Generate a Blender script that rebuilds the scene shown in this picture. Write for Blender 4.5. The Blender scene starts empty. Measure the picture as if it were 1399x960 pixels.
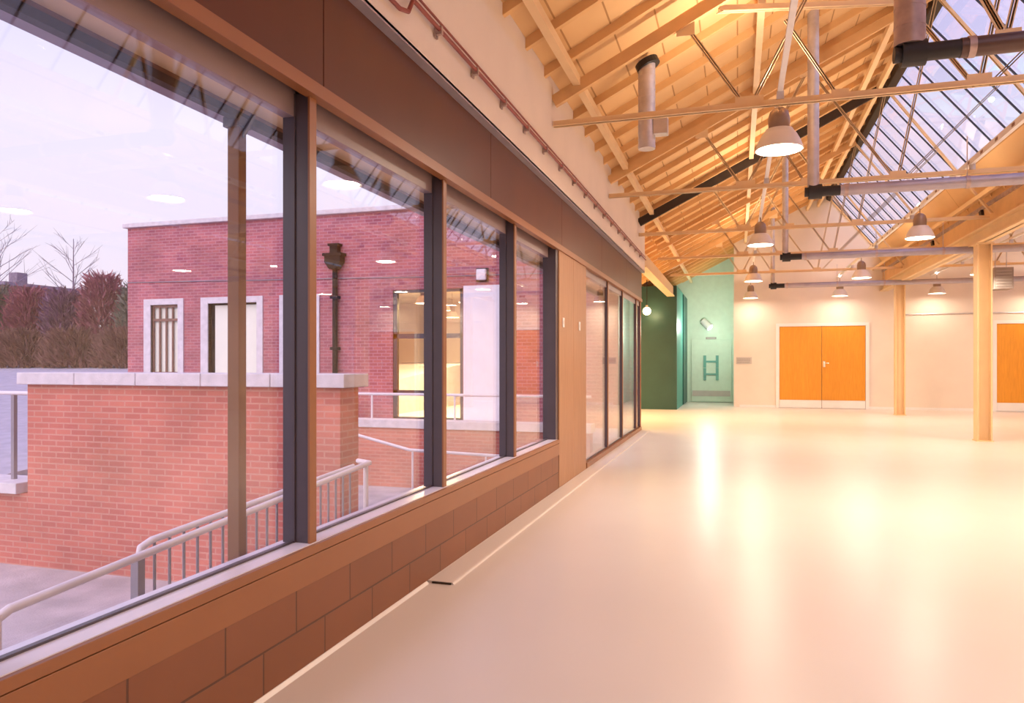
import bpy, bmesh, math, random
from mathutils import Vector, Matrix
R = random.Random(7)
sc = bpy.context.scene
COL = sc.collection

# ------------------------------------------------------------------ materials
def s2l(c):
    return tuple(((v/255.0)/12.92 if v/255.0 <= .04045 else (((v/255.0)+.055)/1.055)**2.4) for v in c) + (1.0,)

def mat(name, col, rough=.6, metal=0.0, noise=.06, scale=6.0, bump=0.0, bscale=60.0, spec=.5, emit=None, estr=0.0):
    m = bpy.data.materials.new(name); m.use_nodes = True
    nt = m.node_tree; b = nt.nodes['Principled BSDF']
    b.inputs['Roughness'].default_value = rough
    b.inputs['Metallic'].default_value = metal
    b.inputs['Specular IOR Level'].default_value = spec
    if noise > 0:
        tc = nt.nodes.new('ShaderNodeTexCoord')
        n = nt.nodes.new('ShaderNodeTexNoise'); n.inputs['Scale'].default_value = scale; n.inputs['Detail'].default_value = 5
        nt.links.new(tc.outputs['Object'], n.inputs['Vector'])
        r = nt.nodes.new('ShaderNodeValToRGB')
        r.color_ramp.elements[0].position = .3; r.color_ramp.elements[1].position = .7
        r.color_ramp.elements[0].color = tuple(max(0, c*(1-noise)) for c in col[:3]) + (1,)
        r.color_ramp.elements[1].color = tuple(min(1, c*(1+noise)) for c in col[:3]) + (1,)
        nt.links.new(n.outputs['Fac'], r.inputs['Fac'])
        nt.links.new(r.outputs['Color'], b.inputs['Base Color'])
    else:
        b.inputs['Base Color'].default_value = tuple(col[:3]) + (1,)
    if bump > 0:
        tc2 = nt.nodes.new('ShaderNodeTexCoord')
        n2 = nt.nodes.new('ShaderNodeTexNoise'); n2.inputs['Scale'].default_value = bscale; n2.inputs['Detail'].default_value = 6
        nt.links.new(tc2.outputs['Object'], n2.inputs['Vector'])
        bp = nt.nodes.new('ShaderNodeBump'); bp.inputs['Strength'].default_value = bump; bp.inputs['Distance'].default_value = .02
        nt.links.new(n2.outputs['Fac'], bp.inputs['Height']); nt.links.new(bp.outputs['Normal'], b.inputs['Normal'])
    if emit:
        b.inputs['Emission Color'].default_value = tuple(emit[:3]) + (1,)
        b.inputs['Emission Strength'].default_value = estr
    return m

def brick_mat(name, c1, c2, mortar, axes=('X', 'Z'), bw=.225, bh=.075, ms=.010, rough=.85, stain=.18, bump=.25):
    m = bpy.data.materials.new(name); m.use_nodes = True
    nt = m.node_tree; b = nt.nodes['Principled BSDF']; b.inputs['Roughness'].default_value = rough
    g = nt.nodes.new('ShaderNodeNewGeometry')
    sp = nt.nodes.new('ShaderNodeSeparateXYZ'); cb = nt.nodes.new('ShaderNodeCombineXYZ')
    nt.links.new(g.outputs['Position'], sp.inputs[0])
    if axes[0] == 'XY':
        ad = nt.nodes.new('ShaderNodeMath'); ad.operation = 'ADD'
        nt.links.new(sp.outputs['X'], ad.inputs[0]); nt.links.new(sp.outputs['Y'], ad.inputs[1])
        nt.links.new(ad.outputs[0], cb.inputs['X'])
    else:
        nt.links.new(sp.outputs[axes[0]], cb.inputs['X'])
    nt.links.new(sp.outputs[axes[1]], cb.inputs['Y'])
    br = nt.nodes.new('ShaderNodeTexBrick')
    br.inputs['Scale'].default_value = 1.0
    br.inputs['Brick Width'].default_value = bw; br.inputs['Row Height'].default_value = bh
    br.inputs['Mortar Size'].default_value = ms; br.inputs['Mortar Smooth'].default_value = .2
    br.inputs['Color1'].default_value = c1; br.inputs['Color2'].default_value = c2; br.inputs['Mortar'].default_value = mortar
    br.inputs['Bias'].default_value = -.1
    nt.links.new(cb.outputs[0], br.inputs['Vector'])
    n = nt.nodes.new('ShaderNodeTexNoise'); n.inputs['Scale'].default_value = 1.3; n.inputs['Detail'].default_value = 6
    nt.links.new(g.outputs['Position'], n.inputs['Vector'])
    mp = nt.nodes.new('ShaderNodeMapRange'); mp.inputs[1].default_value = .3; mp.inputs[2].default_value = .7
    mp.inputs[3].default_value = 1-stain; mp.inputs[4].default_value = 1+stain
    nt.links.new(n.outputs['Fac'], mp.inputs[0])
    mx = nt.nodes.new('ShaderNodeVectorMath'); mx.operation = 'SCALE'
    nt.links.new(br.outputs['Color'], mx.inputs[0]); nt.links.new(mp.outputs[0], mx.inputs['Scale'])
    nt.links.new(mx.outputs[0], b.inputs['Base Color'])
    bp = nt.nodes.new('ShaderNodeBump'); bp.inputs['Strength'].default_value = bump; bp.inputs['Distance'].default_value = .01; bp.invert = True
    nt.links.new(br.outputs['Fac'], bp.inputs['Height']); nt.links.new(bp.outputs['Normal'], b.inputs['Normal'])
    return m

def glass_mat(name, tint=(.96, .96, .97), ior=1.5):
    m = bpy.data.materials.new(name); m.use_nodes = True
    nt = m.node_tree; nt.nodes.clear()
    o = nt.nodes.new('ShaderNodeOutputMaterial'); mx = nt.nodes.new('ShaderNodeMixShader')
    t = nt.nodes.new('ShaderNodeBsdfTransparent'); t.inputs[0].default_value = tuple(tint) + (1,)
    g = nt.nodes.new('ShaderNodeBsdfGlossy'); g.inputs['Roughness'].default_value = 0.0; g.inputs[0].default_value = (1, 1, 1, 1)
    ge = nt.nodes.new('ShaderNodeNewGeometry'); dt = nt.nodes.new('ShaderNodeVectorMath'); dt.operation = 'DOT_PRODUCT'
    nt.links.new(ge.outputs['Normal'], dt.inputs[0]); nt.links.new(ge.outputs['Incoming'], dt.inputs[1])
    ab = nt.nodes.new('ShaderNodeMath'); ab.operation = 'ABSOLUTE'; nt.links.new(dt.outputs['Value'], ab.inputs[0])
    om = nt.nodes.new('ShaderNodeMath'); om.operation = 'SUBTRACT'; om.inputs[0].default_value = 1.0; nt.links.new(ab.outputs[0], om.inputs[1])
    pw = nt.nodes.new('ShaderNodeMath'); pw.operation = 'POWER'; nt.links.new(om.outputs[0], pw.inputs[0]); pw.inputs[1].default_value = 5.0
    f = nt.nodes.new('ShaderNodeMath'); f.operation = 'MULTIPLY_ADD'; nt.links.new(pw.outputs[0], f.inputs[0]); f.inputs[1].default_value = .95; f.inputs[2].default_value = .045
    nt.links.new(f.outputs[0], mx.inputs[0]); nt.links.new(t.outputs[0], mx.inputs[1]); nt.links.new(g.outputs[0], mx.inputs[2])
    nt.links.new(mx.outputs[0], o.inputs[0])
    return m

def wood_mat(name, ca, cb_, axis='Z', rough=.45, scale=3.0):
    m = bpy.data.materials.new(name); m.use_nodes = True
    nt = m.node_tree; b = nt.nodes['Principled BSDF']; b.inputs['Roughness'].default_value = rough
    g = nt.nodes.new('ShaderNodeNewGeometry'); mp = nt.nodes.new('ShaderNodeMapping')
    sc_ = {'Z': (14, 14, 1.0), 'Y': (14, 1.0, 14), 'X': (1.0, 14, 14)}[axis]
    mp.inputs['Scale'].default_value = sc_
    n = nt.nodes.new('ShaderNodeTexNoise'); n.inputs['Scale'].default_value = scale; n.inputs['Detail'].default_value = 7; n.inputs['Distortion'].default_value = .6
    r = nt.nodes.new('ShaderNodeValToRGB'); r.color_ramp.elements[0].position = .25; r.color_ramp.elements[1].position = .75
    r.color_ramp.elements[0].color = ca; r.color_ramp.elements[1].color = cb_
    nt.links.new(g.outputs['Position'], mp.inputs[0]); nt.links.new(mp.outputs[0], n.inputs['Vector'])
    nt.links.new(n.outputs['Fac'], r.inputs['Fac']); nt.links.new(r.outputs['Color'], b.inputs['Base Color'])
    return m

M = {}
M['plaster'] = mat('white_painted_plaster', (.80, .70, .62), .7, noise=.03, scale=2.0, bump=.08, bscale=25)
M['roof'] = brick_mat('cream_painted_roof_slabs', (.76, .49, .235, 1), (.73, .46, .215, 1), (.44, .23, .085, 1), axes=('Y', 'X'), bw=30, bh=.36, ms=.008, rough=.75, stain=.05, bump=.4)
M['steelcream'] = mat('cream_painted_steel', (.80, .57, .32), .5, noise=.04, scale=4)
M['timbercream'] = mat('cream_painted_timber', (.72, .43, .185), .6, noise=.06, scale=5)
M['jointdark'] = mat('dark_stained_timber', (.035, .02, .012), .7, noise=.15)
M['fascia'] = mat('brown_painted_steel_fascia', (.105, .031, .011), .38, noise=.07, scale=3, spec=.32)
M['trimbrown'] = mat('tan_brown_painted_steel', (.29, .112, .040), .36, noise=.05, scale=3)
M['sillgrey'] = mat('pale_grey_aluminium', (.82, .78, .88), .22, metal=.0, noise=.03)
M['frame'] = mat('dark_bronze_frame', (.075, .055, .065), .35, noise=.06)
M['block'] = brick_mat('brown_painted_blockwork', (.23, .082, .034, 1), (.205, .072, .029, 1), (.10, .036, .015, 1), axes=('Y', 'Z'), bw=.44, bh=.178, ms=.005, rough=.45, stain=.12, bump=.5)
M['brick'] = brick_mat('salmon_red_brick', (.54, .155, .115, 1), (.44, .115, .095, 1), (.52, .235, .19, 1), axes=('XY', 'Z'), bw=.19, bh=.058, ms=.008, bump=.1)
M['brickdark'] = brick_mat('plum_red_brick', (.45, .13, .145, 1), (.31, .078, .11, 1), (.46, .22, .25, 1), axes=('XY', 'Z'), bw=.20, bh=.068, ms=.009, bump=.1)
M['coping'] = mat('pale_concrete_coping', (.66, .60, .62), .8, noise=.1, scale=9, bump=.2)
M['white'] = mat('white_gloss_paint', (.82, .80, .80), .45, noise=.02)
M['render'] = mat('white_render', (.84, .80, .86), .7, noise=.03)
M['paving'] = mat('grey_pink_paving', (.50, .43, .43), .85, noise=.18, scale=3, bump=.3)
M['asphalt'] = mat('lavender_grey_asphalt', (.44, .41, .47), .9, noise=.12, scale=5, bump=.3)
M['galv'] = mat('galvanised_steel', (.60, .57, .60), .38, metal=.65, noise=.12, scale=9)
M['galvrust'] = mat('dull_zinc_duct', (.45, .34, .31), .45, metal=.5, noise=.2, scale=10)
M['black'] = mat('black_rubber', (.012, .010, .012), .5, noise=.1)
M['duct'] = mat('grey_painted_duct', (.40, .36, .42), .4, metal=.3, noise=.08)
M['ductdark'] = mat('dark_brown_duct', (.10, .055, .045), .35, metal=.2, noise=.1)
M['headframe'] = mat('mauve_brown_frame', (.27, .19, .19), .35, noise=.05)
M['heater'] = mat('dull_grey_metal', (.30, .25, .23), .5, noise=.08)
M['railwhite'] = mat('pale_painted_steel_rail', (.78, .70, .72), .35, noise=.03)
M['railgrey'] = mat('grey_steel_baluster', (.25, .22, .26), .45, noise=.05)
M['post'] = mat('brown_painted_post', (.19, .075, .034), .5, noise=.08)
M['gutter'] = mat('mauve_grey_gutter', (.30, .26, .33), .5, noise=.05)
M['soffit'] = mat('grey_soffit_board', (.50, .46, .50), .6, noise=.04)
M['redpipe'] = mat('red_painted_pipe', (.27, .06, .05), .45, noise=.06)
M['door'] = wood_mat('orange_veneer', (.66, .26, .016, 1), (.80, .335, .025, 1), 'Z', .4)
M['panel'] = wood_mat('brown_timber_panel', (.36, .185, .095, 1), (.45, .24, .13, 1), 'Z', .5)
M['green'] = mat('dark_green_paint', (.022, .070, .058), .45, noise=.1, scale=2)
M['teal'] = mat('teal_paint', (.06, .30, .25), .45, noise=.06)
M['tealdark'] = mat('deep_teal_paint', (.008, .075, .065), .4, noise=.05)
M['mint'] = mat('mint_green_paint', (.64, .77, .66), .6, noise=.04)
M['minthandle'] = mat('blue_green_handle', (.16, .40, .36), .3, noise=.02)
M['chrome'] = mat('satin_chrome', (.85, .80, .65), .25, metal=.9, noise=0)
M['shade'] = mat('cream_lamp_shade', (.80, .72, .66), .35, noise=.03)
M['cap'] = mat('brown_grey_lamp_cap', (.34, .24, .18), .4, metal=.4, noise=.06)
M['lamp'] = mat('glowing_diffuser', (1, .95, .85), .4, noise=0, emit=(1.0, .86, .62), estr=9.0)
M['globe'] = mat('glowing_globe', (1, .9, .7), .4, noise=0, emit=(1.0, .80, .38), estr=7.0)
M['spot'] = mat('glowing_spot_face', (1, 1, 1), .4, noise=0, emit=(.86, 1.0, .88), estr=6.0)
M['glass'] = glass_mat('clear_glass')
M['roofglass'] = glass_mat('roof_glass', (.93, .93, .97))
M['bar'] = mat('dark_blue_glazing_bar', (.012, .013, .035), .4, noise=.05)
M['hedge_red'] = mat('reddish_twigs', (.30, .10, .13), .9, noise=.3, scale=3)
M['hedge_plum'] = mat('plum_twigs', (.20, .10, .16), .9, noise=.3, scale=3)
M['hedge_green'] = mat('grey_green_leaves', (.17, .17, .14), .9, noise=.3, scale=3)
M['hedge_brown'] = mat('brown_twigs', (.22, .11, .09), .9, noise=.3, scale=3)
M['bark'] = mat('grey_purple_bark', (.24, .19, .25), .9, noise=.2)
M['paper'] = mat('grey_paper', (.55, .50, .48), .7, noise=.04)
M['lettergrey'] = mat('grey_letters', (.36, .32, .30), .7, noise=0)
M['blind'] = mat('cream_board', (.80, .78, .66), .6, noise=.02)
M['rust'] = mat('rust_brown_steel', (.22, .11, .08), .5, noise=.1)
M['hopper'] = mat('black_cast_iron', (.008, .006, .009), .7, noise=.1, spec=.2)
M['redbox'] = mat('red_plastic', (.45, .05, .04), .4, noise=0)

# floor : glossy poured resin, off-white
def floor_mat():
    m = bpy.data.materials.new('cream_resin_floor'); m.use_nodes = True
    nt = m.node_tree; b = nt.nodes['Principled BSDF']
    g = nt.nodes.new('ShaderNodeNewGeometry')
    n = nt.nodes.new('ShaderNodeTexNoise'); n.inputs['Scale'].default_value = .8; n.inputs['Detail'].default_value = 5
    nt.links.new(g.outputs['Position'], n.inputs['Vector'])
    r = nt.nodes.new('ShaderNodeValToRGB'); r.color_ramp.elements[0].position = .3; r.color_ramp.elements[1].position = .7
    r.color_ramp.elements[0].color = (.72, .65, .60, 1); r.color_ramp.elements[1].color = (.75, .68, .63, 1)
    nt.links.new(n.outputs['Fac'], r.inputs['Fac']); nt.links.new(r.outputs['Color'], b.inputs['Base Color'])
    n2 = nt.nodes.new('ShaderNodeTexNoise'); n2.inputs['Scale'].default_value = 2.5; n2.inputs['Detail'].default_value = 6
    nt.links.new(g.outputs['Position'], n2.inputs['Vector'])
    mp = nt.nodes.new('ShaderNodeMapRange'); mp.inputs[3].default_value = .26; mp.inputs[4].default_value = .34
    nt.links.new(n2.outputs['Fac'], mp.inputs[0]); nt.links.new(mp.outputs[0], b.inputs['Roughness'])
    bp = nt.nodes.new('ShaderNodeBump'); bp.inputs['Strength'].default_value = .03; bp.inputs['Distance'].default_value = .02
    nt.links.new(n2.outputs['Fac'], bp.inputs['Height'])
    b.inputs['Specular IOR Level'].default_value = .35
    return m
M['floor'] = floor_mat()

# ------------------------------------------------------------------ mesh helpers
class MB:
    def __init__(s): s.v = []; s.f = []
    def _add(s, vs, fs):
        k = len(s.v); s.v += [Vector(v) for v in vs]; s.f += [tuple(i+k for i in f) for f in fs]; return s
    def box(s, x0, x1, y0, y1, z0, z1):
        return s._add([(x0,y0,z0),(x1,y0,z0),(x1,y1,z0),(x0,y1,z0),(x0,y0,z1),(x1,y0,z1),(x1,y1,z1),(x0,y1,z1)],
                      [(0,3,2,1),(4,5,6,7),(0,1,5,4),(1,2,6,5),(2,3,7,6),(3,0,4,7)])
    def bar(s, p, q, w, h, up=(0,0,1)):
        p, q = Vector(p), Vector(q); d = (q-p).normalized(); u = Vector(up)
        if abs(d.dot(u)) > .98: u = Vector((0,1,0)) if abs(d.y) < .9 else Vector((1,0,0))
        a = d.cross(u).normalized(); b = a.cross(d).normalized()
        vs = []
        for e in (p, q):
            for (i, j) in ((-1,-1),(1,-1),(1,1),(-1,1)): vs.append(e + a*(w/2*i) + b*(h/2*j))
        return s._add(vs, [(0,1,2,3),(7,6,5,4),(0,4,5,1),(1,5,6,2),(2,6,7,3),(3,7,4,0)])
    def angle(s, p, q, w, t=.008, up=(0,0,1), gap=.010, fl=.55):
        # a back-to-back pair of angle sections: two standing legs and two flat legs
        p, q = Vector(p), Vector(q); d = (q-p).normalized(); u = Vector(up)
        if abs(d.dot(u)) > .98: u = Vector((1,0,0))
        a = d.cross(u).normalized(); b = a.cross(d).normalized()
        for sg in (-1, 1):
            o = a*(sg*(gap/2+t/2)) + b*(w/2); s.bar(p+o, q+o, t, w, up=b)
            o2 = a*(sg*(gap/2+w*fl/2)) + b*(t/2); s.bar(p+o2, q+o2, w*fl, t, up=b)
        return s
    def tube(s, p, q, r0, r1=None, n=12, caps=True):
        r1 = r0 if r1 is None else r1
        p, q = Vector(p), Vector(q); d = (q-p).normalized()
        u = Vector((0,0,1)) if abs(d.z) < .9 else Vector((1,0,0))
        a = d.cross(u).normalized(); b = a.cross(d).normalized(); vs = []
        for e, r in ((p, r0), (q, r1)):
            for i in range(n):
                t = 2*math.pi*i/n; vs.append(e + a*(r*math.cos(t)) + b*(r*math.sin(t)))
        fs = [(i, (i+1) % n, n+(i+1) % n, n+i) for i in range(n)]
        if caps: fs += [tuple(range(n-1, -1, -1)), tuple(range(n, 2*n))]
        return s._add(vs, fs)
    def path(s, pts, r, n=10):
        pts = [Vector(p) for p in pts]
        for a, b in zip(pts, pts[1:]): s.tube(a, b, r, n=n)
        for p in pts[1:-1]: s.ball(p, r*1.0, n, 6)
        return s
    def ball(s, c, r, n=12, m=8, sz=1.0):
        c = Vector(c); vs = [c+Vector((0,0,-r*sz))]
        for j in range(1, m):
            ph = -math.pi/2 + math.pi*j/m
            for i in range(n):
                t = 2*math.pi*i/n; vs.append(c+Vector((r*math.cos(ph)*math.cos(t), r*math.cos(ph)*math.sin(t), r*sz*math.sin(ph))))
        vs.append(c+Vector((0,0,r*sz))); fs = []
        for i in range(n):
            fs.append((0, 1+(i+1) % n, 1+i))
            for j in range(m-2): fs.append((1+j*n+i, 1+j*n+(i+1) % n, 1+(j+1)*n+(i+1) % n, 1+(j+1)*n+i))
            k = 1+(m-2)*n; fs.append((k+i, k+(i+1) % n, len(vs)-1))
        return s._add(vs, fs)
    def lathe(s, c, prof, n=28, closed=True):
        c = Vector(c); vs = []
        for (r, z) in prof:
            for i in range(n):
                t = 2*math.pi*i/n; vs.append(c+Vector((r*math.cos(t), r*math.sin(t), z)))
        fs = []
        for j in range(len(prof)-1):
            for i in range(n): fs.append((j*n+i, j*n+(i+1) % n, (j+1)*n+(i+1) % n, (j+1)*n+i))
        if closed: fs += [tuple(range(n-1, -1, -1)), tuple(range((len(prof)-1)*n, len(prof)*n))]
        return s._add(vs, fs)
    def prism_y(s, poly, y0, y1):       # poly of (x,z)
        n = len(poly); vs = [(x, y0, z) for x, z in poly] + [(x, y1, z) for x, z in poly]
        return s._add(vs, [tuple(range(n)), tuple(range(2*n-1, n-1, -1))] + [(i, n+i, n+(i+1) % n, (i+1) % n) for i in range(n)])
    def prism_x(s, poly, x0, x1):       # poly of (y,z)
        n = len(poly); vs = [(x0, y, z) for y, z in poly] + [(x1, y, z) for y, z in poly]
        return s._add(vs, [tuple(range(n)), tuple(range(2*n-1, n-1, -1))] + [(i, n+i, n+(i+1) % n, (i+1) % n) for i in range(n)])
    def slab(s, a, b, y0, y1, t):       # sloped board between (x,z) points a and b, thickness t upwards
        (xa, za), (xb, zb) = a, b; L = math.hypot(xb-xa, zb-za); nx, nz = -(zb-za)/L*t, (xb-xa)/L*t
        return s.prism_y([(xa, za), (xb, zb), (xb+nx, zb+nz), (xa+nx, za+nz)], y0, y1)
    def holes_y(s, x0, x1, z0, z1, y0, y1, holes):
        xs = sorted(set([x0, x1] + [h[0] for h in holes] + [h[1] for h in holes]))
        for a, b in zip(xs, xs[1:]):
            hs = sorted([(h[2], h[3]) for h in holes if h[0] < (a+b)/2 < h[1]])
            z = z0
            for (p, q) in hs:
                if p > z: s.box(a, b, y0, y1, z, p)
                z = max(z, q)
            if z < z1: s.box(a, b, y0, y1, z, z1)
        return s
    def build(s, name, m, parent=None, smooth=False, bevel=0.0):
        o_ = Vector((0,0,0))
        p = parent
        while p is not None: o_ += p.location; p = p.parent
        me = bpy.data.meshes.new(name)
        me.from_pydata([tuple(v-o_) for v in s.v], [], s.f)
        bm = bmesh.new(); bm.from_mesh(me)
        bmesh.ops.recalc_face_normals(bm, faces=bm.faces[:]); bm.to_mesh(me); bm.free()
        me.materials.append(m)
        if smooth:
            for pl in me.polygons: pl.use_smooth = True
        ob = bpy.data.objects.new(name, me); COL.objects.link(ob)
        if parent is not None: ob.parent = parent
        if bevel > 0:
            b = ob.modifiers.new('bevel', 'BEVEL'); b.width = bevel; b.segments = 2; b.limit_method = 'ANGLE'
        if smooth:
            e = ob.modifiers.new('edges', 'EDGE_SPLIT'); e.split_angle = math.radians(40)
        return ob

def thing(name, label, cat, loc=(0,0,0), group=None):
    o = bpy.data.objects.new(name, None); COL.objects.link(o); o.location = loc; o.empty_display_size = .1
    o['label'] = label; o['category'] = cat
    if group: o['group'] = group
    return o
def tag(o, label, cat, group=None, kind=None):
    o['label'] = label; o['category'] = cat
    if group: o['group'] = group
    if kind: o['kind'] = kind
    return o
def struct(o, label=None, cat=None):
    o['kind'] = 'structure'
    if label: o['label'] = label
    if cat: o['category'] = cat
    return o
def sempty(name, label, cat, loc=(0,0,0)):
    o = bpy.data.objects.new(name, None); COL.objects.link(o); o.location = loc; o.empty_display_size = .1
    return struct(o, label, cat)
def copy_tree(o, parent=None):
    c = o.copy(); COL.objects.link(c)
    if parent is not None: c.parent = parent
    for ch in list(o.children): copy_tree(ch, c)
    return c

# ------------------------------------------------------------------ dimensions
XW = -1.75          # inner face of window wall
XG = -1.855         # glass plane
XU = -1.69          # face of white upper wall
YB, YE = -3.6, 22.4 # back and end of hall
YC = 14.1           # end of window wall
XV = 3.87           # valley / column line
XR = 9.40           # far right wall
ZE = 3.92           # eave (underside of rafters)
T = .507
RX, RZ = 2.42, 5.92
GX, GZ = 3.60, 4.50
def zroof(x): return ZE + T*(x-XU)

# ------------------------------------------------------------------ floor and ground
struct(MB().box(XW, XR, YB, 25.2, -.2, 0).box(-13.76, XW, 14.15, 25.05, -.2, 0).box(-1.9, XW, 13.9, 14.2, -.2, 0).build('floor', M['floor']), 'glossy cream resin floor of the hall', 'floor')
struct(MB().box(-30, -1.92, -12, 13.98, -1.1, -.76).build('ground_courtyard', M['paving']), 'pinkish grey paving outside the windows', 'ground')

# ------------------------------------------------------------------ window wall
struct(MB().box(-1.90, XW, YB, 7.30, -.8, .352).build('wall_left', M['block']), 'low brown painted block wall under the windows', 'wall')
# upper white wall
struct(MB().box(-2.0, XU, YB, YC, 3.014, 4.02).build('wall_left_upper', M['plaster']), 'white wall above the brown fascia', 'wall')
# fascia with panel joints
fb = MB(); js = [YB, 1.30, 2.85, 5.15, 7.45, 9.8, 12.1, YC]
for a, b in zip(js, js[1:]): fb.box(-1.80, XW, a+.003, b-.003, 2.50, 3.005)
fb.box(-1.98, -1.79, YB, YC, 2.52, 3.012)
struct(fb.build('trim_1', M['fascia'], bevel=.002), 'deep brown fascia running above the windows', 'fascia')
struct(MB().box(-1.79, -1.735, YB, YC, 2.452, 2.502).box(-1.79, -1.742, YB, YC, 2.502, 2.515).build('trim_2', M['trimbrown']), 'thin tan strip along the bottom of the fascia', 'trim')
struct(MB().box(-1.80, XU, YB, YC, 3.004, 3.03).build('trim_3', M['duct']), 'thin grey strip along the top of the fascia', 'trim')
# sill
sl = MB().box(-1.89, XW+.004, YB, 7.32, .352, .470).box(-1.89, XW+.008, YB, 7.325, .475, .512).box(-1.89, XW-.006, YB, 7.32, .465, .48)
sillo = struct(sl.build('trim_4', M['trimbrown'], bevel=.002), 'tan brown sill running under the windows', 'sill')
MB().box(-1.86, XW-.012, YB, 7.30, .512, .5155).build('sill_top', M['sillgrey'], sillo)
struct(MB().box(-2.02, -1.89, YB, 7.30, .44, .475).build('trim_5', M['sillgrey']), 'grey outer sill', 'sill')

# windows : bays of 1.5 m
mull = [-1.68, -.18, 1.32, 2.795, 4.30, 5.84]
def bay(n, y0, y1, z0, z1, label, dx=0.0, w=.044, lowrail=.012, dark='frame'):
    e = sempty('window_%d' % n, label, 'window', (XG, (y0+y1)/2, z0))
    fr = MB()
    fr.box(-1.90+dx, -1.845+dx, y0-.02, y1+.02, z1-.05, z1+.10)          # head section
    fr.build('window_frame', M['headframe'], e)
    MB().box(-1.868+dx, -1.847+dx, y0, y1, z0-.005, z0+.008).build('glazing_bead', M[dark], e)
    MB().box(-1.862+dx, -1.850+dx, y0+.012, y1-.012, z0+lowrail-.008, z1-.04).build('pane', M['glass'], e)
    # T-shaped mullion at the far side
    m = MB().box(-1.895+dx, -1.778+dx*.06, y1-w/2, y1+w/2, z0, z1+.05)
    m.box(-1.900+dx, -1.842+dx, y1-w/2-.008, y1+w/2+.008, z0, z1+.05)
    m.build('mullion', M[dark], e)
    MB().box(-1.778+dx*.06, -1.768+dx*.06, y1-w/2-.004, y1+w/2+.004, z0, z1+.05).build('mullion_cap', M['trimbrown'], e)
    return e
names = ['window bay just behind the camera position', 'window bay beside the camera', 'nearest large window pane showing the lower paving and rail', 'second window pane with the brown post outside', 'third window pane with the black downpipe seen through it']
labs = ['window bay nearest the back wall', 'window bay second from the back wall', 'large window nearest in view, paving and sloping rail behind it',
        'window second in view, black rainwater pipe behind it', 'window third in view, white lantern and white panel behind it', 'last narrow-looking window before the brown timber panel']
ys = mull + [7.31]
for i in range(6):
    bay(i+1, ys[i], ys[i+1], .515, 2.42, labs[i])
# end jamb of the last window, wider
struct(MB().box(-1.90, -1.765, 7.24, 7.335, .512, 2.47).build('trim_6', M['frame']), 'dark jamb beside the brown timber panel', 'trim')
# brown timber panel between windows and glazed doors
pn = MB().box(-1.85, -1.752, 7.34, 8.03, 0, 2.455).box(-1.85, -1.752, 8.036, 8.74, 0, 2.455)
struct(pn.build('trim_7', M['panel'], bevel=.002), 'tall brown timber panel beside the last window', 'panel')
struct(MB().box(-1.90, -1.80, 7.28, 8.9, 0, 2.47).build('trim_8', M['jointdark']), 'dark backing recess behind the timber panel', 'trim')
struct(MB().box(-1.79, -1.762, 7.295, 7.338, 0, .352).build('trim_9', M['jointdark']), 'dark gap at the end of the block wall', 'trim')
# glazed doors bays beyond the panel
for i, (a, b, lb) in enumerate([(8.86, 10.40, 'full height glazing just past the brown panel'), (10.40, 11.80, 'middle pane of the full height glazing'), (11.80, 13.48, 'full height glazing nearest the corner'), (13.48, 14.04, 'narrow glazed strip at the corner of the wall')]):
    e = bay(7+i, a, b, .09, 2.42, lb, dx=.06)
struct(MB().box(-1.90, XW, 8.8, YC, -.2, .075).build('trim_10', M['trimbrown']), 'brown threshold under the full height glazing', 'trim')
struct(MB().box(-1.90, -1.76, 14.02, YC, .0, 2.47).build('trim_11', M['trimbrown']), 'brown end post of the window wall', 'trim')

# switches on timber panel
for k, (y, lb) in enumerate([(7.51, 'white switch plate on the brown panel, nearer the window'), (8.33, 'white switch plate on the brown panel, nearer the glazed doors')]):
    e = thing('light_switch', lb, 'switch', (XW, y, 1.72))
    MB().box(-1.752, -1.742, y-.03, y+.03, 1.67, 1.77).build('plate', M['white'], e, bevel=.002)
    MB().box(-1.743, -1.737, y-.012, y+.012, 1.70, 1.74).build('rocker', M['shade'], e, bevel=.001)

# floor trunking strip
e = thing('floor_trunking', 'low cream floor trunking strip along the foot of the window wall', 'trunking', (-1.66, 9, 0))
MB().prism_y([(XW+.001, 0), (-1.585, 0), (-1.59, .010), (-1.60, .013), (XW+.001, .014)], 3.99, 14.08).build('cover', M['floor'], e)
MB().box(XW+.03, -1.60, 3.982, 3.992, 0, .010).build('end_slot', M['jointdark'], e)
struct(MB().prism_y([(XW, 0), (XW+.018, 0), (XW+.004, .014), (XW, .014)], YB, 3.97).build('baseboard_left', M['floor']), 'cream floor upstand along the block wall', 'baseboard')

# red pipe on white wall
e = thing('sprinkler_pipe', 'red pipe clipped along the white wall above the fascia', 'pipe', (XU, 6, 3.2))
zp = 3.235
# run of pipe : main at 3.235, steps down towards the camera
MB().path([(-1.655, 13.95, zp), (-1.655, 3.58, zp), (-1.655, 3.52, zp-.09), (-1.655, 3.42, zp-.12), (-1.655, YB+.05, zp-.12)], .012).build('pipe', M['redpipe'], e, smooth=True)
MB().path([(-1.662, 13.95, zp+.05), (-1.662, 4.3, zp+.05), (-1.662, 4.1, zp+.05), (-1.662, YB+.05, zp+.05)], .007).build('conduit', M['redpipe'], e, smooth=True)
for k in range(16):
    y = 3.95 + k*.62
    MB().box(XU+.003, -1.640, y-.012, y+.012, zp-.028, zp+.02).box(XU+.003, -1.675, y-.02, y+.02, zp-.045, zp-.02).build('clip', M['galvrust'], e)

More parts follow.
